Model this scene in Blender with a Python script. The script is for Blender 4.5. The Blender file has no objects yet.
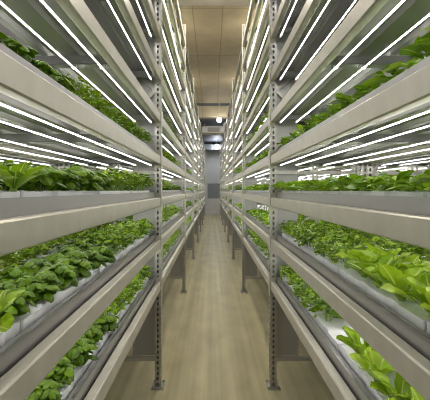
import bpy, math, random
import numpy as np
from math import sin, cos, pi, sqrt
from mathutils import Vector, Matrix

random.seed(7)
RNG = np.random.default_rng(7)
scene = bpy.context.scene
COL = scene.collection

# ------------------------------------------------------------------ constants
EYE = 1.70
F_PX = 338.0
BAY = 2.70
Y0 = 0.20                      # first frame of the racks (just past the camera)
NB = 8                         # bays
T4 = 0.295                     # top of the fourth shelf's beam, above the eye
STEP = 0.36
BEAM_H = 0.075
DEPTH = 0.80
POST_W, POST_D = 0.055, 0.075
TOP = EYE + 2.75
FRONT = {'left': -0.437, 'right': 0.500}
SGN = {'left': -1, 'right': 1}
Y_FAR = 23.0
CEIL = EYE + 3.70


def lvl(n):                    # height of the beam top of shelf n (1..10)
    return EYE + T4 + STEP * (n - 4)


ORD = ['first', 'second', 'third', 'fourth', 'fifth', 'sixth', 'seventh', 'eighth', 'ninth', 'tenth',
       'eleventh', 'twelfth', 'thirteenth', 'fourteenth', 'fifteenth', 'sixteenth', 'seventeenth', 'eighteenth',
       'nineteenth', 'twentieth']
BAYN = ['nearest', 'second', 'third', 'fourth', 'fifth', 'sixth', 'seventh', 'farthest']
SHELF = {1: 'lowest', 2: 'second', 3: 'third', 4: 'fourth', 5: 'fifth', 6: 'sixth', 7: 'seventh', 8: 'eighth',
         9: 'ninth', 10: 'topmost'}

# ------------------------------------------------------------------ materials


def new_mat(name):
    m = bpy.data.materials.new(name)
    m.use_nodes = True
    nt = m.node_tree
    b = nt.nodes['Principled BSDF']
    return m, nt, b


def noise_mat(name, c1, c2, scale=20.0, rough=0.5, metal=0.0, stretch=(1, 1, 1), bump=0.0, detail=4.0, rvar=0.0):
    m, nt, b = new_mat(name)
    tc = nt.nodes.new('ShaderNodeTexCoord')
    mp = nt.nodes.new('ShaderNodeMapping')
    mp.inputs['Scale'].default_value = stretch
    n = nt.nodes.new('ShaderNodeTexNoise')
    n.inputs['Scale'].default_value = scale
    n.inputs['Detail'].default_value = detail
    r = nt.nodes.new('ShaderNodeValToRGB')
    r.color_ramp.elements[0].position = 0.3
    r.color_ramp.elements[1].position = 0.7
    r.color_ramp.elements[0].color = (*c1, 1)
    r.color_ramp.elements[1].color = (*c2, 1)
    L = nt.links.new
    L(tc.outputs['Object'], mp.inputs['Vector'])
    L(mp.outputs['Vector'], n.inputs['Vector'])
    L(n.outputs['Fac'], r.inputs['Fac'])
    L(r.outputs['Color'], b.inputs['Base Color'])
    b.inputs['Roughness'].default_value = rough
    b.inputs['Metallic'].default_value = metal
    if rvar:
        mr = nt.nodes.new('ShaderNodeMapRange')
        mr.inputs['To Min'].default_value = rough - rvar
        mr.inputs['To Max'].default_value = rough + rvar
        L(n.outputs['Fac'], mr.inputs['Value'])
        L(mr.outputs['Result'], b.inputs['Roughness'])
    if bump:
        bp = nt.nodes.new('ShaderNodeBump')
        bp.inputs['Strength'].default_value = bump
        bp.inputs['Distance'].default_value = 0.01
        L(n.outputs['Fac'], bp.inputs['Height'])
        L(bp.outputs['Normal'], b.inputs['Normal'])
    return m


M = {}
M['galv'] = noise_mat('galvanised_steel', (.52, .51, .475), (.62, .61, .575), 30, .40, .5, rvar=.06)
M['beam'] = noise_mat('beam_steel', (.52, .50, .43), (.59, .57, .495), 14, .38, .30, rvar=.05)
M['trough'] = noise_mat('trough_aluminium', (.36, .35, .355), (.42, .41, .415), 6, .30, .75, stretch=(1, .15, 1), rvar=.06)
M['shaded'] = noise_mat('shaded_steel', (.26, .26, .26), (.33, .33, .325), 12, .45, .4)  # darker steel standing in for shade in post slots and on cross supports
M["panel"] = noise_mat("panel_sheet", (.47, .47, .47), (.52, .52, .52), 5, .45, .35)
M['raft'] = noise_mat('raft_foam', (.80, .82, .84), (.88, .89, .90), 40, .6)
M['floor'] = None
M['cap'] = noise_mat('end_cap_plastic', (.62, .62, .60), (.70, .70, .68), 20, .5)
M['clip'] = noise_mat('clip_plastic', (.45, .45, .45), (.55, .55, .55), 20, .5)
M['dark'] = noise_mat('dark_rubber', (.03, .03, .035), (.06, .06, .065), 20, .6)
M['white'] = noise_mat('white_paint', (.72, .72, .70), (.78, .78, .76), 3, .6)
M['wall'] = noise_mat('wall_paint', (.78, .78, .77), (.83, .83, .82), 1.5, .55)
M['glassgrey'] = noise_mat('grey_hatch', (.26, .29, .30), (.32, .34, .35), 2, .25)
M['soffit'] = noise_mat('soffit_paint', (.10, .115, .14), (.13, .145, .17), 2, .65)
M['duct'] = noise_mat('dark_duct', (.08, .09, .10), (.12, .13, .14), 3, .4)
M['cream'] = noise_mat('cream_plastic', (.62, .58, .47), (.66, .62, .51), 10, .5)
M['brass'] = noise_mat('bolt_zinc', (.55, .53, .48), (.62, .60, .55), 40, .35, .8)


def floor_mat():
    m, nt, b = new_mat('epoxy_floor')
    L = nt.links.new
    tc = nt.nodes.new('ShaderNodeTexCoord')
    mp = nt.nodes.new('ShaderNodeMapping')
    mp.inputs['Scale'].default_value = (9, .12, 1)
    n = nt.nodes.new('ShaderNodeTexNoise')
    n.inputs['Scale'].default_value = 1.0
    n.inputs['Detail'].default_value = 5
    mp2 = nt.nodes.new('ShaderNodeMapping')
    mp2.inputs['Scale'].default_value = (2, 1, 1)
    n2 = nt.nodes.new('ShaderNodeTexNoise')
    n2.inputs['Scale'].default_value = 2.2
    n2.inputs['Detail'].default_value = 6
    mx = nt.nodes.new('ShaderNodeMix')
    mx.data_type = 'FLOAT'
    mx.inputs[0].default_value = .35
    r = nt.nodes.new('ShaderNodeValToRGB')
    r.color_ramp.elements[0].position = .35
    r.color_ramp.elements[1].position = .66
    r.color_ramp.elements[0].color = (.50, .445, .26, 1)
    r.color_ramp.elements[1].color = (.84, .76, .48, 1)
    L(tc.outputs['Object'], mp.inputs['Vector'])
    L(mp.outputs['Vector'], n.inputs['Vector'])
    L(tc.outputs['Object'], mp2.inputs['Vector'])
    L(mp2.outputs['Vector'], n2.inputs['Vector'])
    L(n.outputs['Fac'], mx.inputs[2])
    L(n2.outputs['Fac'], mx.inputs[3])
    L(mx.outputs[0], r.inputs['Fac'])
    L(r.outputs['Color'], b.inputs['Base Color'])
    b.inputs['Roughness'].default_value = .42
    return m


def concrete_mat():
    m, nt, b = new_mat('board_marked_concrete')
    L = nt.links.new
    tc = nt.nodes.new('ShaderNodeTexCoord')
    n = nt.nodes.new('ShaderNodeTexNoise')
    n.inputs['Scale'].default_value = 1.4
    n.inputs['Detail'].default_value = 8
    n.inputs['Roughness'].default_value = .65
    r = nt.nodes.new('ShaderNodeValToRGB')
    r.color_ramp.elements[0].position = .3
    r.color_ramp.elements[1].position = .72
    r.color_ramp.elements[0].color = (.42, .35, .215, 1)
    r.color_ramp.elements[1].color = (.56, .475, .31, 1)
    br = nt.nodes.new('ShaderNodeTexBrick')        # joints between the formwork boards
    br.offset = 0.0
    br.inputs['Color1'].default_value = (1, 1, 1, 1)
    br.inputs['Color2'].default_value = (.90, .90, .90, 1)
    br.inputs['Mortar'].default_value = (.55, .53, .5, 1)
    br.inputs['Scale'].default_value = 1.0
    br.inputs['Mortar Size'].default_value = .012
    br.inputs['Brick Width'].default_value = .62
    br.inputs['Row Height'].default_value = 2.4
    mp = nt.nodes.new('ShaderNodeMapping')
    mp.inputs['Location'].default_value = (.40, .3, 0)
    mx = nt.nodes.new('ShaderNodeMix')
    mx.data_type = 'RGBA'
    mx.blend_type = 'MULTIPLY'
    mx.inputs[0].default_value = .75
    L(tc.outputs['Object'], n.inputs['Vector'])
    L(tc.outputs['Object'], mp.inputs['Vector'])
    L(mp.outputs['Vector'], br.inputs['Vector'])
    L(n.outputs['Fac'], r.inputs['Fac'])
    L(r.outputs['Color'], mx.inputs[6])
    L(br.outputs['Color'], mx.inputs[7])
    L(mx.outputs[2], b.inputs['Base Color'])
    b.inputs['Roughness'].default_value = .7
    return m


M['floor'] = floor_mat()
M['concrete'] = concrete_mat()
M['beamcon'] = noise_mat('pale_concrete', (.46, .42, .34), (.56, .52, .44), 2.5, .7)


def emis(name, col, strength, sampling='FRONT_BACK'):
    m = bpy.data.materials.new(name)
    m.use_nodes = True
    nt = m.node_tree
    nt.nodes.clear()
    o = nt.nodes.new('ShaderNodeOutputMaterial')
    e = nt.nodes.new('ShaderNodeEmission')
    e.inputs['Color'].default_value = (*col, 1)
    e.inputs['Strength'].default_value = strength
    nt.links.new(e.outputs[0], o.inputs[0])
    m.cycles.emission_sampling = sampling
    return m


M['tube'] = emis('led_tube_glow', (1.0, .965, .91), 17.0, 'FRONT')
M['lampglow'] = emis('lamp_glow', (.90, .94, 1.0), 75.0)
M['filltop'] = emis('added_fill_top', (1.0, .93, .80), 75.0)  # glow of the globes added over the rack tops
M['lampmid'] = emis('lamp_glow_white', (.93, .95, 1.0), 45.0)
M['fillnear'] = emis('added_fill_near', (1.0, .93, .80), 230.0)  # glow of the globe added above the near aisle


def leaf_mat(name, dark, light, rib, gloss=.42, ribw=.07, trans=.35):
    m, nt, b = new_mat(name)
    L = nt.links.new
    uv = nt.nodes.new('ShaderNodeUVMap')
    uv.uv_map = 'UVMap'
    sep = nt.nodes.new('ShaderNodeSeparateXYZ')
    L(uv.outputs['UV'], sep.inputs[0])
    # UV.x = across (0..1), UV.y = age 0..1 of the leaf
    oi = nt.nodes.new('ShaderNodeObjectInfo')
    tc = nt.nodes.new('ShaderNodeTexCoord')
    n = nt.nodes.new('ShaderNodeTexNoise')
    n.inputs['Scale'].default_value = 40
    L(tc.outputs['Object'], n.inputs['Vector'])
    ad = nt.nodes.new('ShaderNodeMath')
    ad.operation = 'MULTIPLY_ADD'
    ad.inputs[1].default_value = .35
    L(oi.outputs['Random'], ad.inputs[0])
    md = nt.nodes.new('ShaderNodeMath')
    md.operation = 'MULTIPLY_ADD'
    md.inputs[1].default_value = .65
    L(sep.outputs['Y'], md.inputs[0])
    L(ad.outputs[0], md.inputs[2])
    nm = nt.nodes.new('ShaderNodeMath')
    nm.operation = 'MULTIPLY_ADD'
    nm.inputs[1].default_value = .3
    nm.inputs[2].default_value = -.15
    L(n.outputs['Fac'], nm.inputs[0])
    L(nm.outputs[0], ad.inputs[2])
    r = nt.nodes.new('ShaderNodeValToRGB')
    r.color_ramp.elements[0].color = (*dark, 1)
    r.color_ramp.elements[1].color = (*light, 1)
    L(md.outputs[0], r.inputs['Fac'])
    # midrib
    s = nt.nodes.new('ShaderNodeMath')
    s.operation = 'SUBTRACT'
    s.inputs[1].default_value = .5
    L(sep.outputs['X'], s.inputs[0])
    a = nt.nodes.new('ShaderNodeMath')
    a.operation = 'ABSOLUTE'
    L(s.outputs[0], a.inputs[0])
    mr = nt.nodes.new('ShaderNodeMapRange')
    mr.inputs['From Min'].default_value = ribw * .4
    mr.inputs['From Max'].default_value = ribw
    mr.inputs['To Min'].default_value = .75
    mr.inputs['To Max'].default_value = 0
    L(a.outputs[0], mr.inputs['Value'])
    mx = nt.nodes.new('ShaderNodeMix')
    mx.data_type = 'RGBA'
    L(mr.outputs['Result'], mx.inputs[0])
    L(r.outputs['Color'], mx.inputs[6])
    mx.inputs[7].default_value = (*rib, 1)
    L(mx.outputs[2], b.inputs['Base Color'])
    b.inputs['Roughness'].default_value = gloss
    b.inputs['Specular IOR Level'].default_value = .35
    t = nt.nodes.new('ShaderNodeBsdfTranslucent')
    hs = nt.nodes.new('ShaderNodeHueSaturation')
    hs.inputs['Value'].default_value = 1.5
    L(mx.outputs[2], hs.inputs['Color'])
    L(hs.outputs[0], t.inputs['Color'])
    ms = nt.nodes.new('ShaderNodeMixShader')
    ms.inputs[0].default_value = trans
    out = nt.nodes['Material Output']
    L(b.outputs[0], ms.inputs[1])
    L(t.outputs[0], ms.inputs[2])
    L(ms.outputs[0], out.inputs['Surface'])
    return m


M['basil'] = leaf_mat('basil_leaf', (.014, .060, .001), (.165, .305, .004), (.19, .33, .016), .30, .04, .2)
M['rocket'] = leaf_mat('rocket_leaf', (.034, .105, .001), (.29, .45, .012), (.33, .47, .04), .40, .05, .26)
M['lettuce'] = leaf_mat('lettuce_leaf', (.045, .155, .002), (.42, .58, .03), (.58, .67, .17), .34, .06, .28)
M['baby'] = leaf_mat('baby_lettuce_leaf', (.036, .13, .002), (.29, .47, .015), (.36, .51, .06), .36, .05, .28)
M['red'] = leaf_mat('red_leaf', (.25, .06, .02), (.45, .12, .04), (.45, .2, .08), .4, .05)
M['stem'] = noise_mat('green_stem', (.20, .34, .07), (.28, .42, .12), 20, .5)

# ------------------------------------------------------------------ mesh builder


class MB:
    def __init__(self):
        self.v, self.f = [], []

    def add(self, verts, faces):
        o = len(self.v)
        self.v.extend([tuple(p) for p in verts])
        self.f.extend([tuple(i + o for i in f) for f in faces])
        return self

    def box(self, x0, x1, y0, y1, z0, z1):
        if x0 > x1: x0, x1 = x1, x0
        if y0 > y1: y0, y1 = y1, y0
        if z0 > z1: z0, z1 = z1, z0
        return self.add([(x0, y0, z0), (x1, y0, z0), (x1, y1, z0), (x0, y1, z0),
                         (x0, y0, z1), (x1, y0, z1), (x1, y1, z1), (x0, y1, z1)],
                        [(0, 3, 2, 1), (4, 5, 6, 7), (0, 1, 5, 4), (1, 2, 6, 5), (2, 3, 7, 6), (3, 0, 4, 7)])

    def bbox(self, x0, x1, y0, y1, z0, z1, b):       # box whose long (y) edges are chamfered by b
        if x0 > x1: x0, x1 = x1, x0
        prof = [(x0 + b, z0), (x1 - b, z0), (x1, z0 + b), (x1, z1 - b), (x1 - b, z1), (x0 + b, z1), (x0, z1 - b), (x0, z0 + b)]
        return self.prism(prof, y0, y1)

    def prism(self, prof, y0, y1):                   # profile in x-z pushed along y
        n = len(prof)
        vs = [(x, y0, z) for x, z in prof] + [(x, y1, z) for x, z in prof]
        fs = [(i, (i + 1) % n, n + (i + 1) % n, n + i) for i in range(n)]
        fs.append(tuple(range(n - 1, -1, -1)))
        fs.append(tuple(range(n, 2 * n)))
        return self.add(vs, fs)

    def prism_z(self, prof, z0, z1):                 # outline in x-y pushed along z
        n = len(prof)
        vs = [(x, y, z0) for x, y in prof] + [(x, y, z1) for x, y in prof]
        fs = [(i, (i + 1) % n, n + (i + 1) % n, n + i) for i in range(n)]
        fs.append(tuple(range(n - 1, -1, -1)))
        fs.append(tuple(range(n, 2 * n)))
        return self.add(vs, fs)

    def bar(self, p, q, w, h, up=(0, 1, 0)):         # rectangular bar from p to q
        p, q = Vector(p), Vector(q)
        d = (q - p).normalized()
        u = Vector(up)
        s = d.cross(u).normalized()
        u = s.cross(d)
        c = []
        for e in (p, q):
            for a, b in ((-1, -1), (1, -1), (1, 1), (-1, 1)):
                c.append(e + s * (a * w / 2) + u * (b * h / 2))
        return self.add(c, [(3, 2, 1, 0), (4, 5, 6, 7), (0, 1, 5, 4), (1, 2, 6, 5), (2, 3, 7, 6), (3, 0, 4, 7)])

    def tube(self, pts, r, n=8, cap=True):
        pts = [Vector(p) for p in pts]
        rs = r if isinstance(r, (list, tuple)) else [r] * len(pts)
        rings = []
        for i, p in enumerate(pts):
            a = pts[max(0, i - 1)]
            b = pts[min(len(pts) - 1, i + 1)]
            d = (b - a).normalized()
            u = Vector((0, 0, 1)) if abs(d.z) < .9 else Vector((1, 0, 0))
            s = d.cross(u).normalized()
            u = s.cross(d)
            rings.append([p + (s * cos(2 * pi * k / n) + u * sin(2 * pi * k / n)) * rs[i] for k in range(n)])
        vs = [v for rg in rings for v in rg]
        fs = []
        for i in range(len(pts) - 1):
            for k in range(n):
                fs.append((i * n + k, i * n + (k + 1) % n, (i + 1) * n + (k + 1) % n, (i + 1) * n + k))
        if cap:
            fs.append(tuple(range(n - 1, -1, -1)))
            o = (len(pts) - 1) * n
            fs.append(tuple(range(o, o + n)))
        return self.add(vs, fs)

    def mesh(self, name, mat, smooth=False):
        me = bpy.data.meshes.new(name)
        me.from_pydata(self.v, [], self.f)
        me.materials.append(mat)
        if smooth:
            me.polygons.foreach_set('use_smooth', [True] * len(me.polygons))
        me.update()
        return me


def link(name, me, parent=None, loc=(0, 0, 0), rz=0.0, scale=None):
    o = bpy.data.objects.new(name, me)
    COL.objects.link(o)
    o.location = loc
    o.rotation_euler = (0, 0, rz)
    if scale is not None:
        o.scale = scale
    if parent is not None:
        o.parent = parent
    return o


def tag(o, label, cat, group=None, kind=None):
    o['label'] = label
    o['category'] = cat
    if group: o['group'] = group
    if kind: o['kind'] = kind
    return o


def struct(name, mb, mat, label=None, cat=None, parent=None):
    o = link(name, mb.mesh(name, mat), parent)
    if parent is None:
        o['kind'] = 'structure'
        o['label'] = label
        o['category'] = cat
    return o


# ------------------------------------------------------------------ the setting
XW = 6.2
YB = -3.2
struct('floor', MB().box(-XW, XW, YB, Y_FAR, -.1, 0), M['floor'], 'beige streaked epoxy floor of the growing hall', 'floor')
struct('ceiling', MB().box(-XW, XW, YB, Y_FAR, CEIL, CEIL + .2), M['concrete'],
       'brown board-marked concrete ceiling above the aisle', 'ceiling')
struct('wall_left', MB().box(-XW - .15, -XW, YB, Y_FAR, 0, CEIL), M['wall'], 'pale wall behind the racks on the left', 'wall')
struct('wall_right', MB().box(XW, XW + .15, YB, Y_FAR, 0, CEIL), M['wall'], 'pale wall behind the racks on the right', 'wall')
struct('wall_back', MB().box(-XW - .15, XW + .15, YB - .15, YB, 0, CEIL), M['wall'], 'pale wall behind the camera', 'wall')
wf = struct('wall_front', MB().box(-XW - .15, XW + .15, Y_FAR, Y_FAR + .15, 0, CEIL), M['wall'],
            'pale wall closing the far end of the aisle', 'wall')
struct('baseboard_front', MB().box(-XW, XW, Y_FAR - .02, Y_FAR, 0, .12), M['white'], 'white skirting at the foot of the far wall',
       'baseboard')
struct('trim_1', MB().box(-XW, XW, 5.35, 6.05, EYE + 3.30, CEIL), M['beamcon'],
       'pale concrete beam crossing the ceiling at the top of the picture', 'beam')
struct('trim_2', MB().box(-XW, XW, 14.5, 14.9, EYE + 3.12, CEIL), M['concrete'],
       'brown concrete beam crossing the ceiling before the low dark soffit', 'beam')
struct('trim_3', MB().box(-XW, XW, 14.9, Y_FAR, EYE + 3.12, EYE + 3.2), M['soffit'],
       'dark blue-grey soffit over the far part of the aisle', 'ceiling')
struct('trim_4', MB().box(-XW, XW, 14.42, 14.5, CEIL - .10, CEIL), M['duct'], 'dark strip along the ceiling in front of the far beam',
       'trim')
# grey hatch in the far wall
w1 = struct('window_1', MB().box(-.27, .60, Y_FAR - .05, Y_FAR, EYE - .55, EYE + .42), M['glassgrey'],
            'grey rectangular window in the middle of the far wall', 'window')
fr = MB()
for a in ((-.31, -.27, EYE - .59, EYE + .46), (.60, .64, EYE - .59, EYE + .46)):
    fr.box(a[0], a[1], Y_FAR - .07, Y_FAR, a[2], a[3])
fr.box(-.31, .64, Y_FAR - .07, Y_FAR, EYE + .42, EYE + .46)
fr.box(-.31, .64, Y_FAR - .07, Y_FAR, EYE - .59, EYE - .55)
struct('window_frame', fr, M['panel'], parent=w1)

# ------------------------------------------------------------------ ceiling fittings
dk = link('air_duct', None)
dk.location = (0, 21.9, EYE + 2.75)
d1 = MB().box(-XW + .3, XW - .3, -.3, .3, -.16, .16)
link('duct_body', d1.mesh('duct_body', M['duct']), dk)
d2 = MB()
for x in np.arange(-5, 5.1, 1.25):
    d2.box(x - .02, x + .02, -.32, .32, -.18, .18)
link('joint_flanges', d2.mesh('joint_flanges', M['galv']), dk)
d3 = MB()
for x in (-4.2, -1.6, 1.6, 4.2):
    d3.box(x - .01, x + .01, -.01, .01, .16, .37)
link('hanger', d3.mesh('hanger', M['galv']), dk)
tag(dk, 'dark air duct running across the aisle end above the far wall', 'duct')

ac = link('air_conditioner', None, loc=(.085, 15.6, EYE + 2.64))
b = MB()
b.prism([(-.56, .0), (.56, .0), (.56, .26), (.50, .30), (-.50, .30), (-.56, .26)], 0, .55)
link('housing', b.mesh('housing', M['cream']), ac)
g = MB()
for k in range(7):
    g.box(-.26, .26, -.012, 0, .05 + k * .03, .062 + k * .03)
link('intake_grille', g.mesh('intake_grille', M['dark']), ac)
for x in (-.42, .42):
    v = MB().box(x - .10, x + .10, -.012, 0, .05, .24)
    link('side_panel', v.mesh('side_panel', M['white']), ac)
h = MB()
for x in (-.45, .45):
    h.box(x - .012, x + .012, .26, .284, .30, .48)
link('hanger_rod', h.mesh('hanger_rod', M['galv']), ac)
tag(ac, 'cream suspended air conditioner hanging crosswise below the far soffit', 'air conditioner')


def pendant(x, y, z, ztop, r, label, mat='lampglow'):
    p = link('ceiling_lamp', None, loc=(x, y, z))
    sh = MB().tube([(0, 0, r * .86), (0, 0, r * .95), (0, 0, r * 1.3), (0, 0, r * 1.6)], [r * .55, r * .5, r * .4, r * .15], 16)
    link('lamp_cap', sh.mesh('lamp_cap', M['clip']), p)
    ring = [(sin(pi * i / 8), -cos(pi * i / 8)) for i in range(9)]
    gl = MB().tube([(0, 0, r * zz) for _, zz in ring], [max(.001, r * rr) for rr, _ in ring], 16)
    link('lamp_globe', gl.mesh('lamp_globe', M[mat], True), p)
    rd = MB().tube([(0, 0, r * 1.6), (0, 0, ztop - z)], .012, 8)
    link('rod', rd.mesh('rod', M['galv']), p)
    tag(p, label, 'lamp', 'globe lamps above the aisle')


pendant(.30, 14.1, EYE + 2.92, CEIL, .095, 'bright round ceiling lamp hanging just in front of the air conditioner', 'lampmid')
pendant(.30, 21.2, EYE + 2.72, EYE + 3.12, .12, 'small bright ceiling lamp hanging before the dark duct at the aisle end')
pendant(.02, 4.6, EYE + 2.88, CEIL, .095, 'added unseen globe lamp above the aisle just before the pale concrete beam', 'fillnear')  # added out of view to brighten the ceiling and floor

for zz, ww in ((7.4, 'nearer'), (11.4, 'farther')):  # globes added behind the rack tops, unseen, to brighten the ceiling
    for sg, sd in ((-1, 'left'), (1, 'right')):
        pendant(sg * 1.30, zz, EYE + 3.18, CEIL, .095, f'{ww} added unseen globe lamp over the top of the {sd} rack', 'filltop')

# insulated pipe with a white joint along the top of the left rack
pp = link('insulated_pipe', None, loc=(-.62, 6.2, EYE + 3.22))
link('pipe_run', MB().tube([(0, 0, 0), (0, 8.1, 0)], .045, 10).mesh('pipe_run', M['dark'], True), pp)
link('white_joint', MB().tube([(0, -.14, 0), (0, .02, 0)], .055, 12).mesh('white_joint', M['white'], True), pp)
for y in (.6, 2.6, 4.6, 6.6):
    j = MB().tube([(0, y - .02, 0), (0, y + .02, 0)], .052, 10)
    j.box(-.008, .008, y - .008, y + .008, .04, CEIL - EYE - 3.22)
    link('pipe_hanger', j.mesh('pipe_hanger', M['clip']), pp)
tag(pp, 'black insulated pipe with white joint hung from ceiling above left rack', 'pipe')

# ------------------------------------------------------------------ the racks


def upright_mesh(hgt):
    """open C-section with two rows of slots; local x: 0 = aisle face, + into the rack; y: 0 = near face"""
    mb = MB()
    t = .003
    W, D = POST_W, POST_D
    pitch, hh = .046, .026
    n = int((hgt - .03) / pitch)

    def slotted(fn, width, hw):
        a, b_ = (width - hw) / 2, (width + hw) / 2
        z = 0.0
        vs, fs = [], []
        cols = [0, a, b_, width]
        zs = [0.0]
        for k in range(n):
            z0 = .02 + k * pitch
            zs += [z0, z0 + hh]
        zs.append(hgt)
        for zz in zs:
            for c in cols:
                vs.append(fn(c, zz))
        for i in range(len(zs) - 1):
            hole = (i % 2 == 1)
            for c in range(3):
                if hole and c == 1:
                    continue
                o = i * 4 + c
                fs.append((o, o + 1, o + 5, o + 4))
        mb.add(vs, fs)
    slotted(lambda c, z: (c, 0, z), W, .017)               # near face (towards the camera)
    slotted(lambda c, z: (0, c, z), D, .022)               # aisle face
    mb.box(W - t, W, t, D, 0, hgt)
    return mb


PM = upright_mesh(TOP)
MIDZ = lvl(1) - .075
PMID = upright_mesh(TOP - MIDZ)
INNER = MB().prism_z([(.004, .066), (POST_W / 2, .034), (POST_W - .004, .066), (POST_W - .004, .070), (POST_W / 2, .038), (.004, .070)], .002, TOP - .002)  # fold shaped and coloured dark so the slots read as shaded
plate = MB().box(-.025, .085, -.03, .105, .0, .008)
for bx, by in ((-.012, -.015), (.07, -.015), (-.012, .09), (.07, .09)):
    plate.tube([(bx, by, .008), (bx, by, .022)], .009, 6)


def flip(mb, s):
    if s > 0:
        return mb
    o = MB()
    o.v = [(-x, y, z) for x, y, z in mb.v]
    o.f = [tuple(reversed(f)) for f in mb.f]
    return o


ME = {}
for s in (1, -1):
    ME['upright', s] = flip(PM, s).mesh('upright', M['galv'])
    ME['inner', s] = flip(INNER, s).mesh('slot_shade_fold', M['shaded'])
    ME['mid', s] = flip(PMID, s).mesh('intermediate_post', M['galv'])
    ME['plate', s] = flip(plate, s).mesh('base_plate', M['galv'])
    bm_ = MB()
    L0, L1 = POST_D, BAY
    bm_.bbox(.004, .046, L0, L1, -BEAM_H, 0, .005)
    for y, d in ((L0, 1), (L1, -1)):                       # end connector plates with their hooks
        bm_.box(.001, .05, y, y + d * .005, -BEAM_H - .035, .035)
        bm_.box(-.003, .003, y - d * .045, y + d * .004, -BEAM_H - .03, .03)
    ME['front_beam', s] = flip(bm_, s).mesh('front_beam', M['beam'])
    ME['rear_beam', s] = flip(MB().bbox(DEPTH - .046, DEPTH - .004, L0, L1, -BEAM_H, 0, .005), s).mesh('rear_beam', M['beam'])
    ME['cross', s] = flip(MB().box(.046, DEPTH - .046, -.02, -.016, -.074, -.035).box(.046, DEPTH - .046, -.02, .03, -.074, -.070), s).mesh('cross_support', M['shaded'])  # shade of the unlit web put into the darker steel
    pz = MB().box(.055, .245, .045, .051, .26, TOP - .12)
    pz.box(.24, .25, .035, .06, .26, TOP - .12)
    ME['panel', s] = flip(pz, s).mesh('end_panel', M['panel'])
    # frame between front and rear upright: horizontal and diagonal braces
    ME['hbrace', s] = flip(MB().bar((.055, .03, 0), (DEPTH - .055, .03, 0), .03, .03), s).mesh('frame_brace', M['galv'])
    ME['dbrace', s] = flip(MB().bar((.055, .022, .0), (DEPTH - .055, .022, .695), .03, .02), s).mesh('diagonal_brace', M['galv'])
    ME['dbrace2', s] = flip(MB().bar((.055, .022, .695), (DEPTH - .055, .022, .0), .03, .02), s).mesh('diagonal_brace', M['galv'])


def rack(s, xf, label, bays=range(NB), levels=range(1, 11), detail=True):
    r = link('growing_rack', None, loc=(xf, 0, 0))
    tag(r, label, 'rack', 'steel growing racks')
    frames = list(bays) + [max(bays) + 1]
    for k in frames:
        y = Y0 + k * BAY
        u = link('upright', ME['upright', s], r, (0, y, 0))
        link('base_plate', ME['plate', s], u, (0, 0, 0))
        link('slot_shade_fold', ME['inner', s], u)
        u = link('upright', ME['upright', -s], r, (s * DEPTH, y, 0))
        link('base_plate', ME['plate', -s], u, (0, 0, 0))
        link('slot_shade_fold', ME['inner', -s], u)
        link('intermediate_post', ME['mid', s], r, (s * .36, y, MIDZ))
        link('end_panel', ME['panel', s], r, (0, y, 0))
        link('frame_brace', ME['hbrace', s], r, (0, y, .24))
        link('frame_brace', ME['hbrace', s], r, (0, y, TOP - .08))
        link('frame_brace', ME['hbrace', s], r, (0, y, EYE + .15))
        for q in range(5):
            link('diagonal_brace', ME['dbrace2' if q % 2 == 0 else 'dbrace', s], r, (0, y, .475 + q * .695))
    rest = MB()
    cnt = 0
    for k in bays:
        y = Y0 + k * BAY
        for n in levels:
            link('front_beam', ME['front_beam', s], r, (0, y, lvl(n)))
            link('rear_beam', ME['rear_beam', s], r, (0, y, lvl(n)))
            for dy in (.17, BAY / 2 + .03, BAY - .10):
                if cnt < 96:
                    link('cross_support', ME['cross', s], r, (0, y + dy, lvl(n)))
                    cnt += 1
                else:
                    xa, xb, yy, zz = s * .046, s * (DEPTH - .046), y + dy, lvl(n)
                    rest.box(xa, xb, yy - .02, yy - .016, zz - .074, zz - .035).box(xa, xb, yy - .02, yy + .03, zz - .074, zz - .070)
    if rest.v:
        o = link('cross_support', rest.mesh('cross_support', M['shaded']), r)
        o['kind'] = 'stuff'
    return r


rack(-1, FRONT['left'], 'tall galvanised steel growing rack lining the left side of the aisle')
rack(1, FRONT['right'], 'tall galvanised steel growing rack lining the right side of the aisle')
XB = {'left': FRONT['left'] - 1.63, 'right': FRONT['right'] + 1.63}      # back-to-back racks open to the next aisle
XN = {'left': FRONT['left'] - 2.58, 'right': FRONT['right'] + 2.58}      # racks across the next aisle
for side in ('left', 'right'):
    rack(-SGN[side], XB[side], f'steel growing rack standing back to back with the {side} aisle rack', range(0, 5), range(1, 9))
    rack(SGN[side], XN[side], f'farthest {side} steel growing rack, glimpsed between the shelves across the next aisle', range(1, 6), range(1, 8))

# ------------------------------------------------------------------ troughs
BED = {'front': (.052, .350), 'rear': (.400, .735)}


def trough_mesh(s, x0, x1):
    mb = MB()
    y0, y1 = .09, BAY - .015
    pts = [(x0, -.034)]                                    # ribbed sheet floor
    nr = 2
    for i in range(nr):
        a = x0 + (i + .5) * (x1 - x0) / nr
        pts += [(a - .044, -.034), (a - .034, -.016), (a + .034, -.016), (a + .044, -.034)]
    pts.append((x1, -.034))
    mb.prism(pts + [(x, z + .003) for x, z in pts][::-1], y0, y1)
    # long sides with a rolled rim
    mb.prism([(x0, -.034), (x0 + .004, -.034), (x0 + .004, .038), (x0 + .026, .032), (x0 + .030, .038), (x0 + .006, .046), (x0, .046)], y0, y1)
    mb.prism([(x1 - .004, -.034), (x1, -.034), (x1, .046), (x1 - .02, .046), (x1 - .02, .042), (x1 - .004, .042)], y0, y1)
    mb.box(x0, x1, y0, y0 + .004, -.034, .042)
    mb.box(x0, x1, y1 - .004, y1, -.034, .042)
    return flip(mb, s)


RAFT_T = .060


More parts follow.
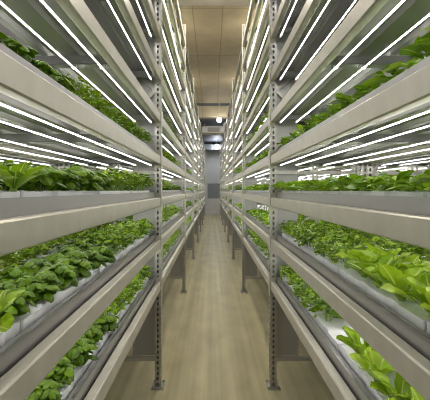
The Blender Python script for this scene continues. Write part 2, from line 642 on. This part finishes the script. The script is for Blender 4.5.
def raft_mesh(s, x0, x1):
    L = .638
    out = []
    nx0, nx1 = x0 + .040, x1 - .028
    nn = 3
    for i in range(nn):                                    # scalloped front edge
        a = i * L / nn
        w = L / nn
        out += [(nx0, a + w * .02), (nx0, a + w * .60), (nx0 + .009, a + w * .72), (nx0 + .009, a + w * .90)]
    out += [(nx0 + .004, L), (nx1, L), (nx1, 0), (nx0 + .004, 0)]
    return flip(MB().prism_z(out[::-1], -.010, RAFT_T), s)


SHAPE = {}
for s in (1, -1):
    for bed in BED:
        SHAPE['trough', s, bed] = trough_mesh(s, *BED[bed])
        SHAPE['raft', s, bed] = raft_mesh(s, *BED[bed])
        ME['trough', s, bed] = SHAPE['trough', s, bed].mesh('grow_trough', M['trough'])
        ME['raft', s, bed] = SHAPE['raft', s, bed].mesh('planting_raft', M['raft'])
RY = [.10 + i * .645 for i in range(4)]
FAR = {'trough': MB(), 'raft': MB()}


def put_far(key, shape, loc):
    FAR[key].add([(x + loc[0], y + loc[1], z + loc[2]) for x, y, z in shape.v], shape.f)


def fill_rack(side, xf, s, bays, levels, raft_ok, main):
    for k in bays:
        for n in levels:
            for bed in BED:
                loc = (xf, Y0 + k * BAY, lvl(n))
                if main:
                    o = link('grow_trough', ME['trough', s, bed], None, loc)
                    tag(o, f'{bed} grey metal grow trough on {side} rack {SHELF[n]} shelf, {BAYN[k]} bay', 'trough',
                        'grow troughs on the racks')
                else:
                    put_far('trough', SHAPE['trough', s, bed], loc)
                if not raft_ok(k, n, bed):
                    continue
                for i in range(4):
                    loc = (xf, Y0 + k * BAY + RY[i], lvl(n))
                    if main and k < 5:
                        o = link('planting_raft', ME['raft', s, bed], None, loc)
                        tag(o, f'white planting raft, {bed} trough of {side} rack {SHELF[n]} shelf, {BAYN[k]} bay, {ORD[3 - i]} from far upright',
                            'raft', 'white planting rafts in the troughs')
                    else:
                        put_far('raft', SHAPE['raft', s, bed], loc)


def main_rafts(k, n, bed):
    return n < (5 if k < 3 else 4) and (bed == 'front' or k < 3)


for side in ('left', 'right'):
    s = SGN[side]
    fill_rack(side, FRONT[side], s, range(NB), range(1, 9), main_rafts, True)
    fill_rack(side, XB[side], -s, range(0, 5), range(1, 8), lambda k, n, bed: k < 3 and n < 3, False)
    fill_rack(side, XN[side], s, range(1, 6), range(1, 7), lambda k, n, bed: False, False)
tag(link('grow_trough', FAR['trough'].mesh('grow_trough', M['trough'])), 'grow troughs of the racks behind, seen between the shelves', 'trough',
    kind='stuff')
tag(link('planting_raft', FAR['raft'].mesh('planting_raft', M['raft'])), 'white planting rafts in far bays and in the racks behind', 'raft',
    kind='stuff')

# ------------------------------------------------------------------ LED tubes
TX = [.075, .205, .435, .605]
TXB = [.71, .56, .32, .10]
TZ = -.086
TL0, TL1 = .14, BAY - .07


def half_tube(mb, x, y, z, r=.0032, seg=3, up=False, cuts=2):
    """LED tubes throw their light down: a glowing lower shell under an opaque aluminium back"""
    a0, a1 = (0, pi) if up else (pi, 2 * pi)
    vs = []
    for yy in np.linspace(y + TL0, y + TL1, cuts + 1):
        vs += [(x + r * cos(a0 + (a1 - a0) * i / seg), yy, z + r * sin(a0 + (a1 - a0) * i / seg)) for i in range(seg + 1)]
    return mb.add(vs, [tuple(q * (seg + 1) + j for j in (i, seg + 1 + i, seg + 2 + i, i + 1)) for q in range(cuts) for i in range(seg)])


ME['tube'] = half_tube(MB(), 0, 0, 0).mesh('led_tube', M['tube'])
ME['back'] = half_tube(MB(), 0, 0, .0005, .0038, 5, True).mesh('tube_back', M['cap'])
caps = {}
ME['cap0'] = MB().tube([(0, TL0 - .03, 0), (0, TL0 + .004, 0)], .0065, 8).mesh('end_cap', M['cap'])
ME['cap1'] = MB().tube([(0, TL1 - .004, 0), (0, TL1 + .03, 0)], .0065, 8).mesh('end_cap', M['cap'])
ck = MB()
ck.box(-.012, .012, -.011, .011, .007, .020)
ck.box(-.013, -.009, -.011, .011, -.004, .012)
ck.box(.009, .013, -.011, .011, -.004, .012)
ME['clip'] = ck.mesh('hanging_clip', M['clip'])

tube_rest, back_rest = MB(), MB()
n_ind = 0
tube_jobs = []
for side in ('left', 'right'):
    s = SGN[side]
    for k in range(NB):
        for n in range(2, 10):
            for i, tx in enumerate(TX):
                if n >= 6 and i >= 3 and k >= 2:
                    continue
                if n < 4:
                    vis = 99
                else:
                    vis = k * 1.0 + i * (.35 if k < 2 else .9) + (0.25 * max(0, n - 7))
                tube_jobs.append((vis, side, FRONT[side] + s * TX[i], k, n, i, f'{side} rack'))
    for k in range(0, 4):
        for n in (2, 3, 4, 5):
            for i in range(4):
                vis = 2.1 + k + .2 * i if n in (4, 5) else 99
                tube_jobs.append((vis, side, XB[side] - SGN[side] * TXB[i], k, n, i, f'{side} back-to-back rack'))
    for k in range(1, 5):
        for n in (3, 4, 5):
            for i in (0, 2):
                vis = 3.2 + k + .2 * i if n in (4, 5) else 99
                tube_jobs.append((vis, side, XN[side] + SGN[side] * TX[i], k, n, i, f'outer {side} rack'))
tube_jobs.sort(key=lambda j: j[0])
for c, (vis, side, xt, k, n, i, where) in enumerate(tube_jobs):
    loc = (xt, Y0 + k * BAY, lvl(n) + TZ)
    if c < 296:
        o = link('led_tube', ME['tube'], None, loc)
        tag(o, f'glowing white LED tube {ORD[i]} from aisle under {where} {SHELF[n]} shelf, {BAYN[k]} bay', 'light',
            'LED tubes under the shelves')
        link('tube_back', ME['back'], o)
        if c < 170:
            link('end_cap', ME['cap0'], o)
            link('end_cap', ME['cap1'], o)
            for dy in (.17, BAY / 2 + .03, BAY - .10):
                link('hanging_clip', ME['clip'], o, (0, dy, 0))
    else:
        half_tube(tube_rest, *loc, seg=3)
        half_tube(back_rest, loc[0], loc[1], loc[2] + .0005, r=.0038, seg=3, up=True)
o = link('led_tube', tube_rest.mesh('led_tube', M['tube']))
ob = link('tube_back', back_rest.mesh('tube_back', M['cap']), o)
ob['kind'] = 'stuff'
tag(o, 'remaining white LED tubes glowing under farther and hidden shelves', 'light', kind='stuff')

# ------------------------------------------------------------------ plants
def leaf(L, Wd, shape, nu, nv, e0, e1, cup, wave=0.0, wf=3.0, ph=0.0, petiole=0.0):
    """a leaf blade along +x: returns verts (n,3), faces, uv.  e0/e1 elevation at base and tip"""
    us = np.linspace(0, 1, nu + 1)
    x = z = 0.0
    verts, uv = [], []
    px, pz = 0.0, 0.0
    prev = 0.0
    for u in us:
        e = e0 + (e1 - e0) * u
        du = u - prev
        px += cos(e) * L * du
        pz += sin(e) * L * du
        prev = u
        w = Wd / 2 * shape(u)
        for j in range(nv + 1):
            v = -1 + 2 * j / nv
            off = cup * w * (v * v) + wave * (abs(v) ** 1.5) * sin(wf * 2 * pi * u + ph + (2.1 if v > 0 else 0))
            ww = w * v
            verts.append((px - sin(e) * off, ww, pz + cos(e) * off))
            uv.append((j / nv, 0))
    faces = []
    for i in range(nu):
        for j in range(nv):
            a = i * (nv + 1) + j
            faces.append((a, a + 1, a + nv + 2, a + nv + 1))
    return np.array(verts), np.array(faces), np.array(uv)


def ovate(u):
    return max(.04, sqrt(max(0, 1 - (2 * u ** .85 - 1) ** 2)) ** .9)


def spoon(u):
    if u > .64:
        return max(.25, sqrt(max(0, 1 - ((u - .64) / .365) ** 2)))
    t = u / .64
    return .13 + .87 * (t * t * (3 - 2 * t)) ** 1.2


def roundleaf(u):
    return max(.07, .10 + .9 * math.exp(-((u - .68) / .22) ** 2)) * (1 if u < .97 else .3)


def lobed(u):
    return max(.05, (.25 + .75 * sin(pi * u ** 1.1)) * (1 + .38 * sin(u * 5.5 * pi))) * (1 if u < .97 else .2)


class Plant:
    def __init__(self):
        self.v, self.f, self.uv, self.n = [], [], [], 0

    def put(self, lf, az, pos, roll=0.0, age=.5):
        v, f, uv = lf
        v = v.copy()
        if roll:
            y, z = v[:, 1].copy(), v[:, 2].copy()
            v[:, 1] = y * cos(roll) - z * sin(roll)
            v[:, 2] = y * sin(roll) + z * cos(roll)
        c, s_ = cos(az), sin(az)
        x, y = v[:, 0].copy(), v[:, 1].copy()
        v[:, 0] = x * c - y * s_
        v[:, 1] = x * s_ + y * c
        v += np.array(pos)
        uv = uv.copy()
        uv[:, 1] = age
        self.v.append(v)
        self.f.append(f + self.n)
        self.uv.append(uv)
        self.n += len(v)

    def arrays(self):
        V = np.concatenate(self.v)
        V[:, 2] = np.maximum(V[:, 2], .004)              # nothing droops through the raft
        return V, np.concatenate(self.f), np.concatenate(self.uv)


def quad_mesh(name, V, Fq, UV, mat):
    me = bpy.data.meshes.new(name)
    nv, nf = len(V), len(Fq)
    me.vertices.add(nv)
    me.vertices.foreach_set('co', V.astype(np.float32).ravel())
    me.loops.add(nf * 4)
    me.loops.foreach_set('vertex_index', Fq.astype(np.int32).ravel())
    me.polygons.add(nf)
    me.polygons.foreach_set('loop_start', np.arange(0, nf * 4, 4, dtype=np.int32))
    me.polygons.foreach_set('use_smooth', np.ones(nf, dtype=bool))
    uvl = me.uv_layers.new(name='UVMap')
    uvl.data.foreach_set('uv', UV[Fq.ravel()].astype(np.float32).ravel())
    me.materials.append(mat)
    me.update(calc_edges=True)
    me.validate()
    return me


U = random.uniform


def basil(lo=False):
    p = Plant()
    nu, nv = (3, 2) if lo else (5, 4)
    ns = 5 if lo else 7
    for i in range(ns):
        a = i * 2.4 + U(-.3, .3)
        r = .012 + .036 * sqrt(i / ns)
        h = U(.085, .112) - r * .85
        cx, cy = r * cos(a), r * sin(a)
        for q in range(4):
            L = U(.038, .056) * (1 if q < 2 else .8)
            p.put(leaf(L, L * .74, ovate, nu, nv, U(.15, .6), U(-1.4, -.7), -.50), a + q * pi / 2 + U(-.3, .3),
                  (cx, cy, h + (0 if q < 2 else .007)), U(-.25, .25), U(.35, .95))
        if not lo or i % 2 == 0:
            for q in range(3):
                L = U(.045, .060)
                p.put(leaf(L, L * .72, ovate, nu, nv, U(-.1, .35), U(-1.5, -.8), -.50), a + q * 2.1 + U(-.4, .4),
                      (cx, cy, h * U(.42, .72)), U(-.3, .3), U(.0, .45))
    return p


def rocket(lo=False):
    p = Plant()
    n = 40 if lo else 110
    for i in range(n):
        a = U(0, 2 * pi)
        r = .062 * sqrt(U(0, 1))
        h = U(.035, .112) * (1 - .35 * (r / .062) ** 2)
        L = U(.022, .038) * (1.35 if lo else 1)
        p.put(leaf(L, L * U(.5, .75), lobed, 3 if lo else 5, 2, U(.2, 1.1), U(-.9, .1), U(-.3, .35), .002, 2, U(0, 6)),
              a + U(-.8, .8), (r * cos(a), r * sin(a), h), U(-.5, .5), U(0, 1))
    return p


def lettuce(lo=False):
    p = Plant()
    n = 8 if lo else 11
    for i in range(n):
        t = i / n
        a = i * 2.4 + U(-.25, .25)
        L = U(.125, .175) * (1 - .30 * t)
        e = .80 + .58 * t
        p.put(leaf(L, L * U(.42, .54), spoon, 4 if lo else 9, 2 if lo else 6, e + U(-.12, .15), e - U(.25, .95), U(.15, .6),
                   .004, 2.6, U(0, 6)), a, (.006 * cos(a), .006 * sin(a), .004 + .01 * t), U(-.25, .25), .15 + .7 * U(.2, 1) * (1 - .2 * t))
    return p


def baby(lo=False):
    p = Plant()
    n = 16 if lo else 26
    for i in range(n):
        t = i / n
        a = i * 2.4 + U(-.5, .5)
        r = .035 * sqrt(U(0, 1))
        L = U(.062, .105) * (1 - .2 * t)
        e = .5 + .8 * t
        p.put(leaf(L, L * U(.50, .66), roundleaf, 3 if lo else 6, 2 if lo else 4, e + U(-.15, .2), e - U(.5, 1.3), U(-.1, .45),
                   .003, 2, U(0, 6)), a, (r * cos(a), r * sin(a), .004), U(-.4, .4), U(.05, 1))
    return p


def stems(kind):
    mb = MB()
    if kind in ('basil', 'rocket'):
        for i in range(7):
            a = i * 2.4
            r = .008 + .028 * sqrt(i / 7)
            mb.tube([(r * .3 * cos(a), r * .3 * sin(a), 0), (r * cos(a), r * sin(a), .065)], .0022, 5)
    else:
        mb.tube([(0, 0, 0), (0, 0, .012), (0, 0, .022)], [.012, .013, .007], 8)
    return mb.mesh('stem', M['stem'])


GEN = {'basil': basil, 'rocket': rocket, 'lettuce': lettuce, 'baby': baby}
NAME = {'basil': 'basil_plant', 'rocket': 'rocket_plant', 'lettuce': 'romaine_lettuce', 'baby': 'young_lettuce'}
DESC = {'basil': 'bushy dark-green basil plant', 'rocket': 'frilly small-leaved green herb',
        'lettuce': 'large pale-green romaine lettuce', 'baby': 'bright-green young lettuce'}
REST = {'basil': 'more bushy basil plants further along the shelves', 'rocket': 'more frilly green herbs further along the shelves',
        'lettuce': 'more pale-green romaine lettuces further back on the shelves', 'baby': 'more bright-green young lettuces further along the shelves'}
HI, LO, ST = {}, {}, {}
for kd in GEN:
    HI[kd] = [quad_mesh(NAME[kd], *GEN[kd]().arrays(), M[kd]) for _ in range(5)]
    LO[kd] = [GEN[kd](True).arrays() for _ in range(5)]
    ST[kd] = stems(kd)

ROWX = [.135, .262, .482, .622]
NP = 17
DYP = .150


def kind_for(side, n, k, z, r):
    """what grows at depth z (m), row r (0 = front)"""
    if side == 'left':
        if k == 0:
            if n == 4:
                return 'basil' if z < 1.42 else 'rocket'
            if n == 3:
                if z < (.98 if r == 0 else .86): return 'lettuce'
                if r >= 2: return 'basil' if z < 1.3 else 'rocket'
                return 'basil' if z < 1.85 else 'rocket'
            if n == 2:
                if z < .93: return 'lettuce' if r < 2 else None
                if r >= 2: return None if z < 1.25 else 'rocket'
                return 'basil' if z < 1.80 else 'rocket'
            if n == 1:
                return 'basil' if z < 1.80 else 'rocket'
        if k == 1:
            return 'basil' if n == 3 and z > 4 else 'rocket'
        return ('rocket', 'basil', 'baby')[(n + k) % 3]
    if k == 0:
        if n == 1:
            if z < 1.52: return 'lettuce'
            if z < 1.72: return None if r < 2 else 'rocket'
            return 'rocket'
        if n == 2:
            if z < 1.50 and r < 2: return 'lettuce'
            if r == 3 and z < 2.1: return None
            return 'rocket'
        return 'baby'
    if k == 1:
        return 'baby' if n in (2, 3, 4) else 'rocket'
    return ('rocket', 'baby', 'basil')[(n + k) % 3]


jobs = []
for side in ('left', 'right'):
    s = SGN[side]
    for k in range(NB):
        for n in range(1, 9):
            rows = 4 if k < 2 else 2
            if n > 4:
                rows = 2 if k < 4 else 1
            if n > 6 and k == 0:
                continue
            for r in range(rows):
                for i in range(NP):
                    dyy = .17 + i * DYP
                    z = Y0 + k * BAY + dyy
                    kd = kind_for(side, n, k, z, r)
                    if kd is None:
                        continue
                    stag = (.07 if r % 2 else 0)
                    x = FRONT[side] + s * (ROWX[r] + U(-.012, .012))
                    y = z + stag * .8 + U(-.014, .014)
                    # how large and how open to view
                    vis_rows = {1: 2, 2: 4, 3: 3, 4: 2}.get(n, 1)
                    score = math.hypot(y, x) * (1 if r < vis_rows else 3.0) * (1 if n < 5 else 2.2)
                    if abs(x) / max(y, .01) * F_PX > 235:    # outside the frame
                        score *= 6
                    jobs.append((score, kd, side, k, n, r, i, x, y))
jobs.sort(key=lambda j: j[0])
count = {kd: 0 for kd in GEN}
rest = {kd: ([], [], [], [0]) for kd in GEN}
plants_used = 0


def add_rest(kd, x, y, z, sc, rot):
    V, Fq, UV = LO[kd][random.randrange(5)]
    c, s_ = cos(rot), sin(rot)
    W = np.empty_like(V)
    W[:, 0] = (V[:, 0] * c - V[:, 1] * s_) * sc + x
    W[:, 1] = (V[:, 0] * s_ + V[:, 1] * c) * sc + y
    W[:, 2] = V[:, 2] * sc + z
    R = rest[kd]
    R[0].append(W)
    R[1].append(Fq + R[3][0])
    R[2].append(UV)
    R[3][0] += len(V)


for score, kd, side, k, n, r, i, x, y in jobs:
    z = lvl(n) + (RAFT_T if (n < 5 and k < 3) or n < 4 else -.012)
    sc = U(.92, 1.12)
    if n >= 5:
        sc *= .92 if k == 0 else 1.1
    elif n == 4 and k < 3:
        sc *= 1.08 if side == 'right' else .85
    elif n == 3 and side == 'right':
        sc *= 1.22
    elif n == 3 and kd == 'lettuce':
        sc *= .72
    if kd == 'rocket':
        sc *= 1.14
    rot = U(0, 2 * pi)
    if count[kd] < 298 and score < 14:
        count[kd] += 1
        o = link(NAME[kd], HI[kd][random.randrange(5)], None, (x, y, z), rot, (sc, sc, sc))
        row = 'front' if r == 0 else ORD[r]
        tag(o, f'{DESC[kd]}, {side} rack {SHELF[n]} shelf, {BAYN[k]} bay, {row} row, {ORD[NP - 1 - i]} from far upright',
            'plant', {'basil': 'basil plants', 'rocket': 'frilly herbs', 'lettuce': 'romaine lettuces', 'baby': 'young lettuces'}[kd] + ' on the racks')
        if k == 0 and r < 2:
            link('stem', ST[kd], o)
    else:
        add_rest(kd, x, y, z, sc, rot)
for n, yy, lab in ((1, 9.75, 'orange-red leafy lettuce on right rack lowest shelf, fourth bay, front row'),
                   (2, 12.3, 'orange-red leafy lettuce on right rack second shelf, fifth bay, front row')):
    V, Fq, UV = LO['baby'][n]
    o = link('red_lettuce', quad_mesh('red_lettuce', V, Fq, UV, M['red']), None, (FRONT['right'] + .085, yy, lvl(n) + RAFT_T), 1.0)
    tag(o, lab, 'plant')
for side in ('left', 'right'):                                # back racks
    s = SGN[side]
    for k in range(0, 4):
        for n in (1, 2, 3, 4):
            if n == 1 and k < 2:
                continue
            kd = ('rocket', 'baby')[(k + n) % 2]
            for r in range(4):
                for i in range(NP):
                    add_rest(kd, XB[side] - s * ROWX[r], Y0 + k * BAY + .17 + i * DYP, lvl(n) + (RAFT_T if n < 3 and k < 3 else -.012),
                             U(.95, 1.2), U(0, 6.2))
    for k in range(1, 5):
        for n in (2, 3):
            for r in range(2):
                for i in range(NP):
                    add_rest('baby', XN[side] + s * ROWX[r], Y0 + k * BAY + .17 + i * DYP, lvl(n) - .012, U(1.15, 1.4), U(0, 6.2))
for kd in GEN:
    R = rest[kd]
    if R[0]:
        me = quad_mesh(NAME[kd], np.concatenate(R[0]), np.concatenate(R[1]), np.concatenate(R[2]), M[kd])
        o = link(NAME[kd], me)
        tag(o, REST[kd], 'plant', kind='stuff')
print('plants', count, 'rest', {kd: len(rest[kd][0]) for kd in GEN}, 'tubes', len(tube_jobs))

# ------------------------------------------------------------------ world, camera, view
w = bpy.data.worlds.new('World')
scene.world = w
w.use_nodes = True
w.node_tree.nodes['Background'].inputs[0].default_value = (.8, .85, .9, 1)
w.node_tree.nodes['Background'].inputs[1].default_value = .02

cam = bpy.data.cameras.new('Camera')
cam.sensor_width = 36
cam.lens = F_PX / 430 * 36
cam.shift_x = 3 / 430
cam.shift_y = -10 / 430
cam.clip_start = .02
co = bpy.data.objects.new('Camera', cam)
COL.objects.link(co)
co.location = (0, 0, EYE)
co.rotation_euler = (pi / 2, 0, 0)
scene.camera = co
scene.view_settings.view_transform = 'Standard'
scene.view_settings.look = 'None'
scene.view_settings.gamma = 1
scene.view_settings.exposure = 0.60
scene.view_settings.use_curve_mapping = False
scene.cycles.max_bounces = 6
scene.cycles.diffuse_bounces = 4
scene.cycles.glossy_bounces = 3
scene.cycles.caustics_reflective = False
scene.cycles.caustics_refractive = False
scene.cycles.blur_glossy = 1.0
scene.cycles.sample_clamp_indirect = 3.0
scene.cycles.use_light_tree = True
scene.cycles.filter_width = 0.95
